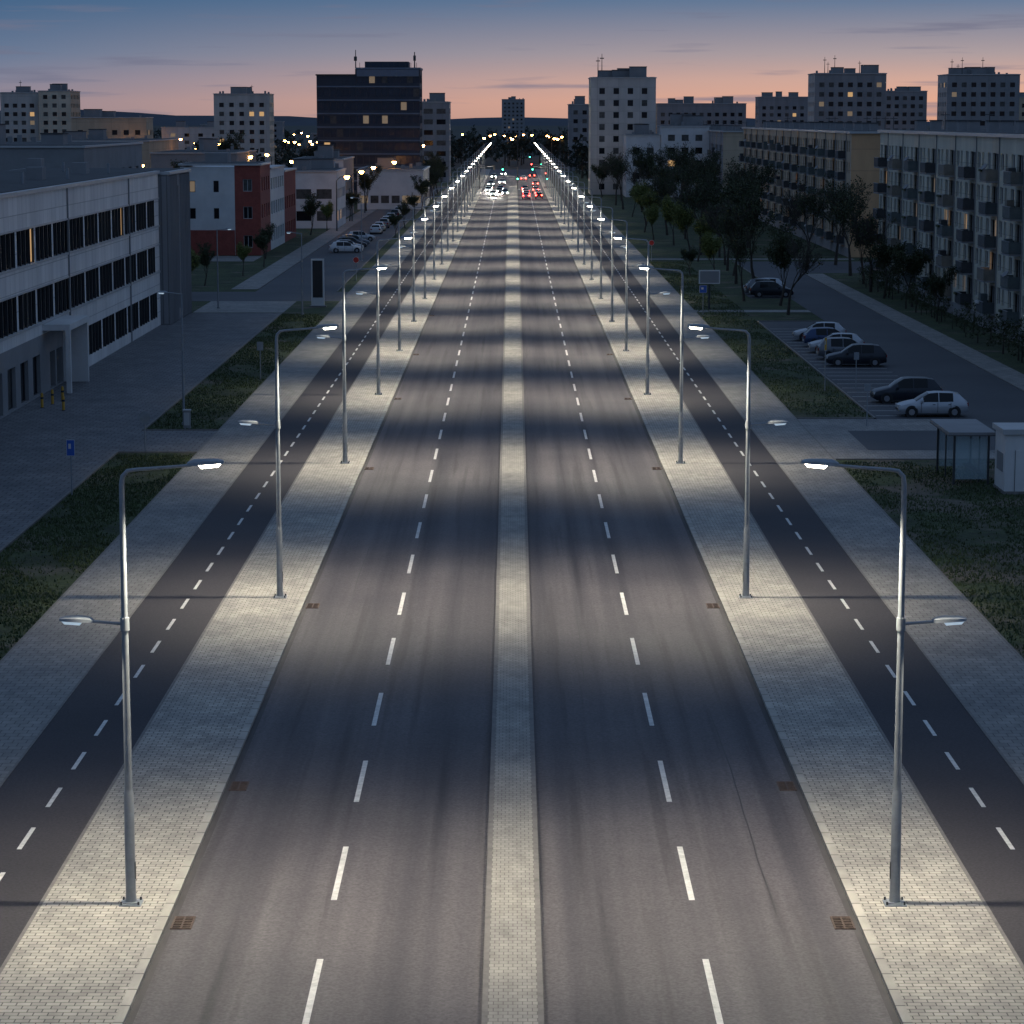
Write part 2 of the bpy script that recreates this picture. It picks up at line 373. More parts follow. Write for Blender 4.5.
# ------------------------------------------------------------ buildings
def facade(w,g,O,U,u0,u1,z0,z1,cols,rows,depth,wm,lit=.05,frame=None,curt=.25,mull=True,jamb=None):
    N=(U[1],-U[0]); P=lambda u,n_,z:(O[0]+U[0]*u+N[0]*n_,O[1]+U[1]*u+N[1]*n_,z)
    def q(a,b_,c,d,n_=0,mm=wm,B=w): B.face([P(a,n_,c),P(b_,n_,c),P(b_,n_,d),P(a,n_,d)],mm)
    z=z0; jm=jamb or wm
    for r0,r1 in rows:
        q(u0,u1,z,r0); u=u0
        for c0,c1 in cols:
            if c0>u+1e-4: q(u,c0,r0,r1,0,jm if (jamb and c0-u<.5) else wm)
            w.face([P(c0,0,r0),P(c0,-depth,r0),P(c0,-depth,r1),P(c0,0,r1)],jm)
            w.face([P(c1,-depth,r0),P(c1,0,r0),P(c1,0,r1),P(c1,-depth,r1)],jm)
            w.face([P(c0,0,r0),P(c1,0,r0),P(c1,-depth,r0),P(c0,-depth,r0)],wm)
            w.face([P(c0,-depth,r1),P(c1,-depth,r1),P(c1,0,r1),P(c0,0,r1)],wm)
            x=R(); gm=M['lit'] if x<lit*.4 else M['lit2'] if x<lit else M['glass2'] if x<lit+curt else M['glass']
            q(c0,c1,r0,r1,-depth,gm,g)
            if frame:
                t=.07; d0,d1=-depth+.003,-depth+.06
                g.obox(O,U,c0,c0+t,d0,d1,r0,r1,frame); g.obox(O,U,c1-t,c1,d0,d1,r0,r1,frame)
                g.obox(O,U,c0+t,c1-t,d0,d1,r1-t,r1,frame); g.obox(O,U,c0+t,c1-t,d0,d1,r0,r0+t,frame)
                if mull and c1-c0>1.1: g.obox(O,U,(c0+c1)/2-.03,(c0+c1)/2+.03,d0,d1-.01,r0+t,r1-t,frame)
            u=c1
        if u<u1-1e-4: q(u,u1,r0,r1)
        z=r1
    q(u0,u1,z,z1)
def colsgen(u0,u1,w,gap):
    n=max(1,int((u1-u0-gap)/(w+gap))); st=(u1-u0-n*w)/(n+1); return [(u0+st+i*(w+st),u0+st+i*(w+st)+w) for i in range(n)]
def block(name,x0,x1,y0,y1,h_,fh=3,wall=None,side=None,ww=1.5,gap=1.4,wh=1.4,lit=.06,base=.9,units=2,ant=0,frame=None,depth=.15,sfrac=.35):
    w=MB(); g=MB(); r=MB(); wall=wall or M['blockw']; side=side or wall
    nf=int((h_-.6)/fh); rows=[(i*fh+base+.3,i*fh+base+.3+wh) for i in range(nf) if i*fh+base+.3+wh<h_-.2]
    for O,U,W,wm in (((x0,y0),(1,0),x1-x0,wall),((x1,y0),(0,1),y1-y0,side),((x0,y1),(0,-1),y1-y0,side),((x1,y1),(-1,0),x1-x0,wall)):
        facade(w,g,O,U,0,W,-.1,h_,colsgen(0,W,ww,gap),rows,depth,wm,lit,frame)
    r.box(x0-.2,x1+.2,y0-.2,y1+.2,h_,h_+.25,M['coping']); r.box(x0+.3,x1-.3,y0+.3,y1-.3,h_+.25,h_+.3,M['roof'])
    for i in range(units):
        cx=U_(x0+3,x1-3) if x1-x0>8 else (x0+x1)/2; cy=U_(y0+3,y1-3) if y1-y0>8 else (y0+y1)/2
        a=U_(1.2,2.6); b_=U_(1.2,2.4); hh=U_(1.2,2.6)
        r.box(cx-a,cx+a,cy-b_,cy+b_,h_+.3+i*.004,h_+.3+hh,M['greyw']); r.box(cx-a-.1,cx+a+.1,cy-b_-.1,cy+b_+.1,h_+.3+hh,h_+.45+hh,M['roof'])
    for i in range(6): 
        cx=U_(x0+1,x1-1); cy=U_(y0+1,y1-1); r.box(cx-.3,cx+.3,cy-.3,cy+.3,h_+.3,h_+U_(.8,1.3),M['greyw'])
    for i in range(ant):
        cx=U_(x0+2,x1-2); cy=U_(y0+2,y1-2); hh=U_(3,6); r.tube([(cx,cy,h_+.3),(cx,cy,h_+hh)],[.12,.06],M['steeld'],6)
        r.box(cx-.5,cx+.5,cy-.05,cy+.05,h_+hh*.8,h_+hh*.84,M['steeld'])
    p=empty(name); w.obj('walls',p); g.obj('windows',p); r.obj('roof',p)
    return p

w=MB(); g=MB(); r=MB(); d=MB()
O=(-31,110); U=(0,1); WL=118
def bandcols(a,b_):
    o=[]; u=a+.6; i=0
    while u+1.35<b_-.4:
        o.append((u,u+1.35)); u+=1.35+(.16 if i%4<3 else .6); i+=1
    return o
JD=M['frameD']
facade(w,g,O,U,0,WL,3.9,13.2,bandcols(0,WL-1),[(4.75,7.0),(8.75,11.0)],.16,M['white'],.02,JD,.10,False,JD)
facade(w,g,O,U,72,WL,-.1,3.9,bandcols(72,WL-1),[(.8,3.0)],.16,M['white'],.02,JD,.10,False,JD)
facade(w,g,O,U,0,61,-.1,3.9,colsgen(0,61,2.6,1.6),[(.1,2.7)],.3,M['greyw'],.02,JD,.1)
facade(w,g,O,U,61,72,-.1,3.9,[(63,65),(65.5,68)],[(.05,2.5)],.8,M['greyw'],.1,JD,0)
facade(w,g,(-31,110+WL),(-1,0),0,18,-.1,13.2,[],[],.2,M['white'])
facade(w,g,(-49,110),(1,0),0,18,-.1,13.2,colsgen(0,18,1.5,1.5),[(.9,2.9),(4.75,7),(8.75,11)],.2,M['white'],.05,JD)
facade(w,g,(-49,110+WL),(0,-1),0,WL,-.1,13.2,[],[],.2,M['white'])
r.box(-49.2,-30.85,109.8,228.2,13.2,13.45,M['coping']); r.box(-48.6,-31.3,110.4,227.6,13.45,13.5,M['roof'])
for i in range(16):
    y=118+i*6.8; x=U_(-46,-35); r.box(x-.6,x+.6,y-.8,y+.8,13.5,U_(13.9,14.7),M['greyw'])
    r.tube([(x+2,y+2,13.5),(x+2,y+2,14.3)],.12,M['steel'],8)
r.box(-46,-39,150,190,13.5,15.2,M['greyw']); r.box(-46.1,-38.9,149.9,190.1,15.2,15.4,M['roof'])
for (a,b_) in ((4.60,4.75),(7.0,7.12),(8.6,8.75),(11.0,11.12)): w.obox(O,U,0,WL,.002,.07,a,b_,M['coping'])
for u in (30,71,100): w.obox(O,U,u,u+.1,.002,.12,0,13.2,M['greyw'])
d.box(-31,-29.2,170.5,178.5,4.15,4.55,M['whitew']); d.box(-29.5,-29.2,170.5,170.9,0,4.15,M['whitew']); d.box(-31,-29.3,178.2,178.5,0,4.15,M['whitew'])
p=empty('office_building'); w.obj('walls',p); g.obj('windows',p); r.obj('roof',p); d.obj('entrance_canopy',p)
w=MB(); g=MB(); r=MB()
for O_,U2,W in (((-45.2,228.3),(1,0),15),((-30.2,228.3),(0,1),15),((-45.2,243.3),(0,-1),15),((-30.2,243.3),(-1,0),15)):
    facade(w,g,O_,U2,0,W,-.1,13.1,[(6,7.2)],[(1,12)],.3,M['grey'],0,M['frameD'],0)
for i in range(15):
    if i not in (6,7): w.obox((-30.2,228.3),(0,1),i*1.0+.1,i*1.0+.22,.002,.16,0,13,M['grey'])
r.box(-45.4,-30.0,228.25,243.5,13.1,13.35,M['coping']); r.box(-44.8,-30.6,229,243,13.35,13.4,M['roof'])
p=empty('stair_block'); w.obj('walls',p); g.obj('windows',p); r.obj('roof',p)

block('grey_hall',-72,-52.5,320,370,14.4,4.5,M['greyw'],ww=3,gap=3,wh=1.2,lit=.02)
w=MB(); g=MB(); r=MB()
facade(w,g,(-44,345),(1,0),0,7.2,-.1,11.6,[(1.2,2.0),(4.4,5.1)],[(1.2,2.8),(4.8,6.2),(8.3,9.8)],.2,M['whitew'],.02,M['frameD'])
facade(w,g,(-36.8,345),(1,0),0,3.4,-.1,11.8,[(1.1,2.3)],[(1,2.6),(4.8,6.4),(8.4,10)],.2,M['brick'],.0,M['frame'])
facade(w,g,(-33.4,345),(0,1),0,14,-.1,11.8,colsgen(0,14,1.6,1.4),[(1,2.8),(4.8,6.6),(8.4,10.2)],.2,M['brick'],.05,M['frame'])
facade(w,g,(-33.4,359),(0,1),0,22,-.1,11.0,colsgen(0,22,2.4,1),[(1,2.8),(4.8,6.6),(8.2,9.8)],.2,M['whitew'],.05,M['frame'])
facade(w,g,(-33.4,381),(0,1),0,20,-.1,10.2,colsgen(0,20,1.6,1.4),[(1,2.8),(4.8,6.6)],.2,M['brick'],.05,M['frame'])
w.box(-44,-36.85,344.8,344.995,-.1,3.3,M['brick'])
w.face([(-33.4,401,-.1),(-44,401,-.1),(-44,401,10.2),(-33.4,401,10.2)],M['brick']); w.face([(-44,401,-.1),(-44,345,-.1),(-44,345,11.6),(-44,401,11.6)],M['whitew'])
r.box(-44.2,-33.2,344.75,359,11.8,12.05,M['coping']); r.box(-43.7,-33.7,345.3,358.6,12.05,12.1,M['roof'])
r.box(-44.2,-33.2,359,381,11,11.25,M['coping']); r.box(-44.2,-33.2,381,401.2,10.2,10.45,M['coping']); r.box(-41,-38,348,352,12.1,13.4,M['greyw'])
p=empty('brick_office_building'); w.obj('walls',p); g.obj('windows',p); r.obj('roof',p)
block('low_white_building',-40,-29,430,452,9.2,3.6,M['whitew'],ww=2.5,gap=.8,wh=1.6,lit=.12)
block('low_white_building',-39.5,-30.5,470,500,10.5,3.6,M['whitew'],M['greyw'],ww=2,gap=1,wh=1.6,lit=.12)
block('long_flat_building',-31,-17.9,520,560,7.6,3.6,M['whitew'],M['greyw'],ww=1.6,gap=.4,wh=1.5,lit=.6)
block('warehouse',-103,-78,560,610,13,4,M['beige'],ww=2,gap=2,lit=.3)
block('warehouse',-72,-55,520,560,11,4,M['greyw'],ww=2,gap=2,lit=.2)
block('grey_hall',-66,-50,262,300,10.5,4.5,M['greyw'],ww=2.4,gap=2,wh=1.4,lit=.05)
w=MB(); g=MB(); r=MB()
og=pm('office_glass',(.02,.032,.055),.2,var=.3,scale=.3,spec=.4)
_G=M['glass']; M['glass']=og
rows=[(i*3.05+1.5,i*3.05+3.3) for i in range(9)]
facade(w,g,(-44.9,600),(1,0),0,9,-.1,27.6,colsgen(0,9,1.3,.12),[q for q in rows if q[1]<27],.12,M['office'],.05,None,.05)
facade(w,g,(-35.9,600),(1,0),0,14.6,-.1,29.0,colsgen(0,14.6,1.3,.12),[q for q in rows if q[1]<28.6],.12,M['office'],.05,None,.05)
facade(w,g,(-21.3,600),(0,1),0,16,-.1,29.0,colsgen(0,16,2,.3),rows,.12,M['office'],.02,None,.05)
facade(w,g,(-44.9,616),(0,-1),0,16,-.1,27.6,colsgen(0,16,2,.3),rows[:-1],.12,M['office'],.02,None,.05)
facade(w,g,(-21.3,616),(-1,0),0,23.6,-.1,27.6,[],[],.12,M['office'])
M['glass']=_G
bandm=pm('office_band',(.13,.17,.23),.5,var=.1)
for i in range(1,9):
    w.obox((-44.9,600),(1,0),0,23.6 ,.003,.14,i*3.05+.55,i*3.05+.85,bandm)
w.obox((-44.9,600),(1,0),9.2,23.4,.003,.3,27.4,28.9,bandm)
r.box(-45.1,-35.9,599.8,616.2,27.6,27.9,M['frameD']); r.box(-35.9,-21.1,599.8,616.2,29.0,29.4,bandm)
r.box(-34,-24,603,613,29.4,30.8,M['office']); 
for i in range(11): r.tube([(-35+i*1.3,600.3,29.4),(-35+i*1.3,600.3,30.5)],.05,M['steeld'],4)
r.tube([(-36.2,605,27.9),(-36.2,605,33.5)],[.16,.08],M['steeld'],6); r.tube([(-22.6,604,29.4),(-22.6,604,33)],[.16,.1],M['steeld'],6)
r.box(-36.6,-35.9,604.9,605.1,31,32.0,M['steeld']); r.box(-22.9,-22.3,603.9,604.1,31,32.2,M['steeld'])
p=empty('office_tower'); w.obj('walls',p); g.obj('windows',p); r.obj('roof',p)

T='apartment_tower'
block(T,-176,-163,900,918,26.5,2.9,M['blockw'],lit=.06,ant=1); block(T,-162,-151,895,915,27,2.9,M['cream'],M['beige'],lit=.06)
block('apartment_block',-126.5,-105,750,764,18,3,M['beige'],lit=.12)
block(T,-97,-79,850,866,25.6,2.9,M['blockw'],M['greenish'],lit=.05,ant=1)
block(T,-26.6,-18.2,750,766,22.4,3,M['blockg'],M['blockw'],ww=2.6,gap=.3,lit=.05)
block(T,-8.5,9,2000,2020,32,3,M['blockg'],lit=.03)
block(T,19.2,27,900,915,22.5,3,M['blockg'],lit=.05)
block(T,18.4,33.8,620,636,27.3,2.8,M['blockw'],M['greenish'],ww=1.3,gap=1.7,lit=.05,units=4,ant=2)
block('apartment_block',34.0,45,600,616,16.0,2.9,M['whitew'],ww=1.6,gap=1,lit=.06); block('apartment_block',26,33.9,601,616,14,2.9,M['whitew'],ww=1.6,gap=1,lit=.06)
block('apartment_block',55,89,1000,1014,23.3,2.9,M['blockg'],M['beige'],lit=.08,units=5)
block('apartment_block',103,127,1100,1114,26.6,2.9,M['blockg'],lit=.06,units=3)
block(T,92,113.8,800,818,31.3,2.9,M['blockg'],M['blockw'],lit=.07,units=4,ant=4)
block('apartment_block',134,150,950,964,27.5,2.9,M['blockg'],M['orange'],lit=.06,units=3)
block(T,132.4,154.5,800,818,31,2.9,M['blockg'],M['blockw'],lit=.07,units=4,ant=4)
block('apartment_block',158,190,900,915,25,2.9,M['beige'],lit=.08)
block('apartment_block',-240,-196,900,915,22,2.9,M['blockg'],lit=.08)
rr=random.Random(5)
for i in range(30):
    sg=-1 if rr.random()<.55 else 1
    y=rr.uniform(800,1900); x=sg*rr.uniform(.07,.25)*y
    wd=rr.uniform(14,40); block('apartment_block',x-wd/2,x+wd/2,y,y+12,rr.uniform(8,17),3,rr.choice([M['beige'],M['blockg'],M['blockw'],M['greyw']]),lit=.22,ww=2,gap=3)

def panel_block(name,X,y0,y1,depthx,H,wall,endm,floors,zb=1.5,fh=2.8):
    w=MB(); g=MB(); r=MB(); bl=MB()
    O=(X,y1); U=(0,-1); Lw=y1-y0
    bay=10.8; nb=int(Lw/bay); st=Lw/nb
    wr=[(zb+k_*fh+.9,zb+k_*fh+2.35) for k_ in range(floors)]; br=[(zb+k_*fh+.1,zb+k_*fh+2.35) for k_ in range(floors)]
    for i in range(nb):
        a=i*st
        facade(w,g,O,U,a,a+2.9,-.1,H,[(a+.8,a+2.2)],wr,.2,wall,.07,M['frame'],.3)
        facade(w,g,O,U,a+2.9,a+6.3,-.1,H,[(a+3.2,a+4.1),(a+4.1,a+5.9)],br,.2,wall if i%2 else endm,.08,M['frame'],.3)
        facade(w,g,O,U,a+6.3,a+st,-.1,H,[(a+6.9,a+8.3),(a+9.1,a+10.1)],wr,.2,wall,.07,M['frame'],.3)
        w.obox(O,U,a+6.34,a+6.46,.002,.1,0,H,M['greyw'])
        cm=random.choice(M['balc'])
        for k_ in range(floors):
            z=zb+k_*fh; bm=cm if R()<.75 else random.choice(M['balc'])
            bl.obox(O,U,a+2.95,a+6.2,.002,1.05,z-.12,z+.02,M['greyw'])
            bl.obox(O,U,a+2.95,a+6.2,.99,1.06,z+.08,z+1.0,bm)
            bl.obox(O,U,a+2.95,a+3.01,.01,.985,z+.03,z+1.0,bm); bl.obox(O,U,a+6.14,a+6.2,.01,.985,z+.03,z+1.0,bm)
            bl.obox(O,U,a+2.93,a+6.22,.97,1.08,z+1.002,z+1.04,M['steel'])
            for t in range(1,6): bl.obox(O,U,a+2.95+t*.54,a+2.98+t*.54,1.061,1.085,z+.08,z+1.0,M['steel'])
            if R()<.3: bl.obox(O,U,a+3.4,a+3.4+U_(.6,2),1.09,1.24,z+.8,z+1.0,M['leaf'] if R()<.6 else M['whitew'])
            if R()<.25: bl.obox(O,U,a+3.1,a+3.1+U_(.6,1.4),.3,.9,z+.03,z+U_(.8,1.7),random.choice(M['balc']))
            if R()<.2: bl.tube([(X-1.15,y1-(a+5.6),z+1.2),(X-1.2,y1-(a+5.62),z+1.25)],.33,M['greyw'],10)
    for O2,U2,W,mm in (((X,y0),(1,0),depthx,endm),((X+depthx,y0),(0,1),Lw,wall),((X+depthx,y1),(-1,0),depthx,endm)):
        facade(w,g,O2,U2,0,W,-.1,H,[(W*.45,W*.45+1.2)] if W<20 else colsgen(0,W,1.5,2),wr,.2,mm,.1,M['frame'])
    w.obox(O,U,0,Lw,.002,.12,-.1,1.1,M['greyw'])
    r.box(X-.3,X+depthx+.3,y0-.3,y1+.3,H,H+.3,M['coping']); r.box(X+.2,X+depthx-.2,y0+.2,y1-.2,H+.3,H+.34,M['roof'])
    y=y0+4
    while y<y1-4:
        r.box(X+3,X+4,y,y+1.5,H+.34,H+1.3,M['greyw']); r.box(X+2.9,X+4.1,y-.1,y+1.6,H+1.3,H+1.4,M['roof']);
        if R()<.5: r.tube([(X+6,y,H+.34),(X+6,y,H+2.2)],.05,M['steeld'],5); r.box(X+5.5,X+6.5,y-.03,y+.03,H+1.9,H+1.98,M['steeld'])
        y+=U_(6,11)
    p=empty(name); w.obj('walls',p); g.obj('windows',p); r.obj('roof',p); bl.obj('balconies',p)
panel_block('panel_apartment_building',41,172,292,12,16.4,M['greenish'],M['cream'],5)
panel_block('panel_apartment_building',44,340,500,12,16.0,M['beige'],M['orange'],5)
panel_block('panel_apartment_building',45,560,700,12,15,M['blockg'],M['beige'],4)

# ------------------------------------------------------------ trees
def tree_mesh(seed,H,leafn,leafm,levels=5,spread=.5):
    rr=random.Random(seed); b=MB(); lf=[]
    def grow(p,d,L_,r,lev):
        pts=[p]; rad=[r]; q=p.copy(); dd=d.copy()
        for i in range(3):
            dd=(dd+Vector((rr.uniform(-.16,.16),rr.uniform(-.16,.16),rr.uniform(-.02,.12)))).normalized()
            q=q+dd*L_/3; pts.append(q.copy()); rad.append(max(.014,r*(1-.16*(i+1))))
        b.tube(pts,rad,M['bark'],7 if lev==0 else 4 if lev<3 else 3,False)
        if lev>=3:
            for pt in pts[1:]: lf.append(pt)
        if lev<levels:
            for i in range(rr.randint(3,4)):
                a=rr.uniform(0,6.28); t=rr.uniform(.35,.8)*spread*1.6
                nd=(dd+Vector((math.cos(a)*t,math.sin(a)*t,rr.uniform(-.15,.3)))).normalized()
                k_=rr.choice((1,2,3,3)); grow(pts[k_] if lev>0 else pts[rr.choice((2,3,3))],nd,L_*rr.uniform(.62,.82),rad[k_]*.62,lev+1)
    grow(Vector((0,0,0)),Vector((0,0,1)),H*.27,H*.018,0)
    mi=b.mi(leafm)
    for i in range(leafn):
        c=rr.choice(lf)+Vector((rr.gauss(0,.22),rr.gauss(0,.22),rr.gauss(0,.2)))
        s=rr.uniform(.06,.16); u=Vector((rr.uniform(-1,1),rr.uniform(-1,1),rr.uniform(-1,1))).normalized()*s; v=u.cross(Vector((rr.uniform(-1,1),rr.uniform(-1,1),rr.uniform(-1,1)))).normalized()*s*.7
        n=len(b.v); b.v+=[tuple(c-u),tuple(c+v),tuple(c+u),tuple(c-v)]; b.f.append((n,n+1,n+2,n+3)); b.m.append(mi)
    return b.mesh('deciduous_tree')
TM=[tree_mesh(1,10,5500,M['leaf']),tree_mesh(2,11,5200,M['leaf']),tree_mesh(3,10.5,150,M['leaf'],5,.6),tree_mesh(4,10,6500,M['leaf2']),tree_mesh(5,12,1800,M['leaf'],5,.55)]
tp=[(37.5,272,2,1.0),(38.5,250,0,.7),(38,232,1,.5),(31,345,1,1.05),(36,318,4,1.1),(39,300,4,1.),(27,340,0,.9),(24,352,3,.8),(23,372,3,.85),(33,365,4,1.1),(38.5,338,2,1.1),(29,385,0,1.0),
    (36,395,1,1.1),(24,405,4,1.0),(31,420,1,1.0),(38,430,4,1.1),(22.5,440,3,.95),(27,455,1,1.1),(34,470,4,1.1),(22,480,3,.8),(25,505,2,1.1),(31,520,0,1.1),(38,530,1,1.2),(21.5,545,2,1.2),(24,575,2,1.3),(31,570,4,1.2),(20.5,600,0,1.),(37,575,1,1.1),
    (38.5,285,1,.9),(26.3,322,2,1.0),(23.5,330,3,.75),(25.5,300,0,.95),(20.5,300,0,.45),(24.5,285,4,.9),(25.6,310,2,1.),(23,258,4,.7),(26,252,1,.8),(25.5,240,2,.8),(22.8,292,3,.7),(26,280,4,1.),(25,346,4,1.1),(30,352,0,1.15),(36.5,350,2,1.1),(40,322,4,1.),(37.5,262,0,.8),
    (33,385,4,1.1),(26,392,2,1.1),(21,388,3,.7),(28,432,4,1.1),(33,440,1,1.2),(21,415,3,.8),(29,485,2,1.2),(37,500,0,1.2),(22,520,4,1.1),(28,545,1,1.2),(36,550,4,1.2),
    (-47,300,4,.8),(-50,320,0,.9),(-30.5,318,0,.55),(-31.5,405,1,.7),(-30,420,3,.6),(-17.9,395,0,.45),(-17.8,430,1,.5),(-17.8,470,0,.6),(-17.9,510,1,.7),(-18,560,4,.8),(-17.8,600,1,.9),(-18,650,0,.9),(-17.9,585,0,.9),(-18,625,1,1.0),(-18,535,0,.8),
    (-46,330,1,.9),(-49,342,3,.8),(-31.2,300,3,.45),(-32,336,1,.5),(-28.8,460,0,.7),(-28.7,510,1,.9),(-36,458,1,.9),(-42,462,0,1.),(-48,410,0,1.1),(-54,440,1,1.1),(-66,470,0,1.2),(-88,520,1,1.2),(-98,470,0,1.2),
    (-33,505,1,.9),(-62,420,4,1.1),(-70,440,1,1.1),(-80,480,0,1.2),(-92,500,1,1.2),(-58,470,1,1),(-105,540,4,1.2),(-50,500,1,.9),(-75,690,1,1.4),(-82,700,0,1.4),(-34,268,3,.6),(-38,276,0,.7),(-33.5,282,1,.5)]
for x,y,k_,s_ in tp: inst('deciduous_tree',TM[k_],(x,y,-.03),U_(0,6.28),s_*U_(.92,1.08))
def mass(name,spots,seed,m,n=130,ts=.55):
    rr=random.Random(seed); b=MB(); mi=b.mi(m); mb=b.mi(M['bark'])
    for x,y,hh in spots:
        n0=len(b.v); r_=hh*.03; b.v+=[(x-r_,y,-.1),(x+r_,y,-.1),(x,y,hh*.7)]; b.f.append((n0,n0+1,n0+2)); b.m.append(mb)
        cl=[(rr.gauss(0,hh*.2),rr.gauss(0,hh*.2),rr.uniform(.28,.88)*hh,rr.uniform(.12,.24)*hh) for _ in range(7)]
        for i in range(n):
            cx,cy,cz,cr=rr.choice(cl); th=rr.uniform(0,6.28); u=rr.uniform(-1,1); q=math.sqrt(1-u*u); ra=cr*rr.uniform(.5,1.1)
            p=Vector((x+cx+ra*q*math.cos(th),y+cy+ra*q*math.sin(th),cz+ra*u*.9)); s=ts*rr.uniform(.5,1.3)*hh/9
            a=Vector((rr.uniform(-1,1),rr.uniform(-1,1),rr.uniform(-1,1)))*s; c=Vector((rr.uniform(-1,1),rr.uniform(-1,1),rr.uniform(-1,1)))*s
            n0=len(b.v); b.v+=[tuple(p+a),tuple(p+c),tuple(p-a-c*.4)]; b.f.append((n0,n0+1,n0+2)); b.m.append(mi)
    return b.obj(name)
rr=random.Random(11); sp=[]
for i in range(800):
    y=rr.uniform(640,2600); x=rr.uniform(-.26,.26)*y
    if abs(x)<19 and y<960: continue
    if abs(x)<10 and y<1100: continue
    sp.append((x,y,rr.uniform(5,11)))
for i in range(60): sp.append((rr.uniform(-60,60),rr.uniform(990,1100),rr.uniform(7,12)))
for i in range(40): sp.append((rr.uniform(18,44),rr.uniform(640,900),rr.uniform(8,13))); sp.append((rr.uniform(-45,-19),rr.uniform(620,900),rr.uniform(6,11)))
mass('distant_trees',sp,12,M['dtree'],110,.8)
sp=[(39+U_(-1.5,1.2),y+U_(-1,1),U_(1.2,3.0)) for y in range(175,292,2)]
mass('shrubs',sp,13,M['leaf'],240,.4)

# ------------------------------------------------------------ cars
def car_mesh(name,paint,on=0,stretch=1.,suv=0.):
    b=MB(); s=stretch
    st=[(2.12,.50,.53,.62,.50,0,0),(2.08,.62,.65,.74,.62,0,0),(1.9,.72,.75,.82,.68,0,0),(1.5,.82,.86,.86,.74,0,0),(1.05,.90,.95,.88,.74,0,1),
        (.62,.92,1.22,.88,.66,1,1),(.28,.93,1.42,.88,.60,1,0),(.22,.93,1.44,.88,.60,1,0),(-.2,.93,1.48,.88,.60,1,0),(-.30,.93,1.48,.88,.60,0,0),(-.35,.93,1.48,.88,.60,1,0),
        (-1.1,.95,1.46,.88,.59,1,0),(-1.2,.95,1.45,.88,.59,0,0),(-1.6,.97,1.38,.87,.57,0,1),(-1.95,.98,1.04,.84,.64,0,0),(-2.08,.90,.93,.80,.62,0,0),(-2.12,.55,.58,.72,.6,0,0)]
    rings=[]
    for x,be,ro,hw,rh,_,_2 in st:
        if suv: ro=ro+(suv if ro>1.1 else suv*.4); be+=suv*.4
        n=len(b.v); zb=.3 if abs(x)>1.9 else .2
        half=[(hw*.9,zb),(hw,.42),(hw*1.01,be*.72),(hw*.96,be),(rh,ro),(rh*.55,ro+.035)]
        b.v+=[(x*s,y,z) for y,z in half]+[(x*s,-y,z) for y,z in reversed(half)]
        rings.append(n)
    P=b.mi(paint); G=b.mi(M['carglass']); Kk=12
    for i,(a,c) in enumerate(zip(rings,rings[1:])):
        gs=st[i][5]; gt=st[i][6]
        for j in range(Kk):
            mi=P
            if j in (3,7) and gs: mi=G
            if j in (4,5,6) and gt: mi=G
            b.f.append((a+j,a+(j+1)%Kk,c+(j+1)%Kk,c+j)); b.m.append(mi)
    b.f.append(tuple(rings[0]+j for j in range(Kk))); b.m.append(P); b.f.append(tuple(rings[-1]+j for j in reversed(range(Kk)))); b.m.append(P)
    for x in (1.32*s,-1.28*s):
        for y in (-1,1):
            b.tube([(x,y*.80,.34),(x,y*.885,.34)],.385,M['black'],18)
            b.tube([(x,y*.68,.315),(x,y*.90,.315)],.315,M['tyre'],18)
            b.tube([(x,y*.89,.315),(x,y*.91,.315)],[.2,.18],M['hub'],10)
    hl=M['head'] if on else M['carlens']; tl=M['tail'] if on else M['cartail']
    for y in (-1,1):
        y0,y1=sorted((y*.45,y*.74)); b.box(1.98*s,2.115*s,y0,y1,.58,.72,hl)
        y0,y1=sorted((y*.52,y*.79)); b.box(-2.13*s,-2.03*s,y0,y1,.68,.88,tl)
        y0,y1=sorted((y*.86,y*1.02)); b.box(.62,.8,y0,y1,.93,1.05,paint)
    b.box(2.05*s,2.14*s,-.4,.4,.4,.52,M['black']); b.box(-2.14*s,-2.08*s,-.26,.26,.45,.57,M['whitew'])
    b.box(-1.4*s,1.4*s,-.86,.86,.17,.24,M['black'])
    for y in (-1,1):
        for x in (.75,-.25,-1.05):
            y0,y1=sorted((y*.86,y*.893)); b.box(x*s-.012,x*s+.012,y0,y1,.3,.9,M['black'])
        for x in (.0,-.95): y0,y1=sorted((y*.87,y*.905)); b.box(x*s-.1,x*s+.06,y0,y1,.76,.80,M['black'])
    return b.mesh(name,True)
def paint(n,c,me=.4): return pm(n,c,.28,me,var=.04)
PC=[paint('paint_silver',(.42,.44,.47)),paint('paint_dark',(.02,.025,.035),.2),paint('paint_white',(.6,.6,.6),0),paint('paint_blue',(.03,.06,.14),.3),paint('paint_grey',(.15,.16,.18)),paint('paint_red',(.3,.02,.02),.1)]
CM=[car_mesh('parked_car',PC[i],0,1+.04*(i%3),.12 if i in (1,4) else 0) for i in range(6)]
CO=[car_mesh('car',PC[i],1) for i in (0,1,4)]
for x,y,k_,ro in ((25.6,157.6,0,math.pi),(25.2,165.3,1,math.pi),(25.2,190,1,math.pi),(25.2,195.5,4,0),(25.1,201,0,math.pi),(25.3,206.5,3,0),(25.1,212,0,math.pi),(26.3,264,1,0),(26.2,268,4,0),(26.2,271,0,math.pi),
                  (-22.6,352,2,0.1),(-22.6,357,0,0.1),(-22.6,363,1,.1),(-22.6,370,4,.1),(-22.5,385,0,.1),(-21.5,410,2,1.57),(-21.5,420,0,1.57),(-21.4,432,4,1.57),(-21.5,445,2,1.57),(-21.5,460,0,1.57),(-21.5,475,1,1.57),(-21.5,492,2,1.57)):
    inst('parked_car',CM[k_],(x,y,-.016),ro+U_(-.03,.03))
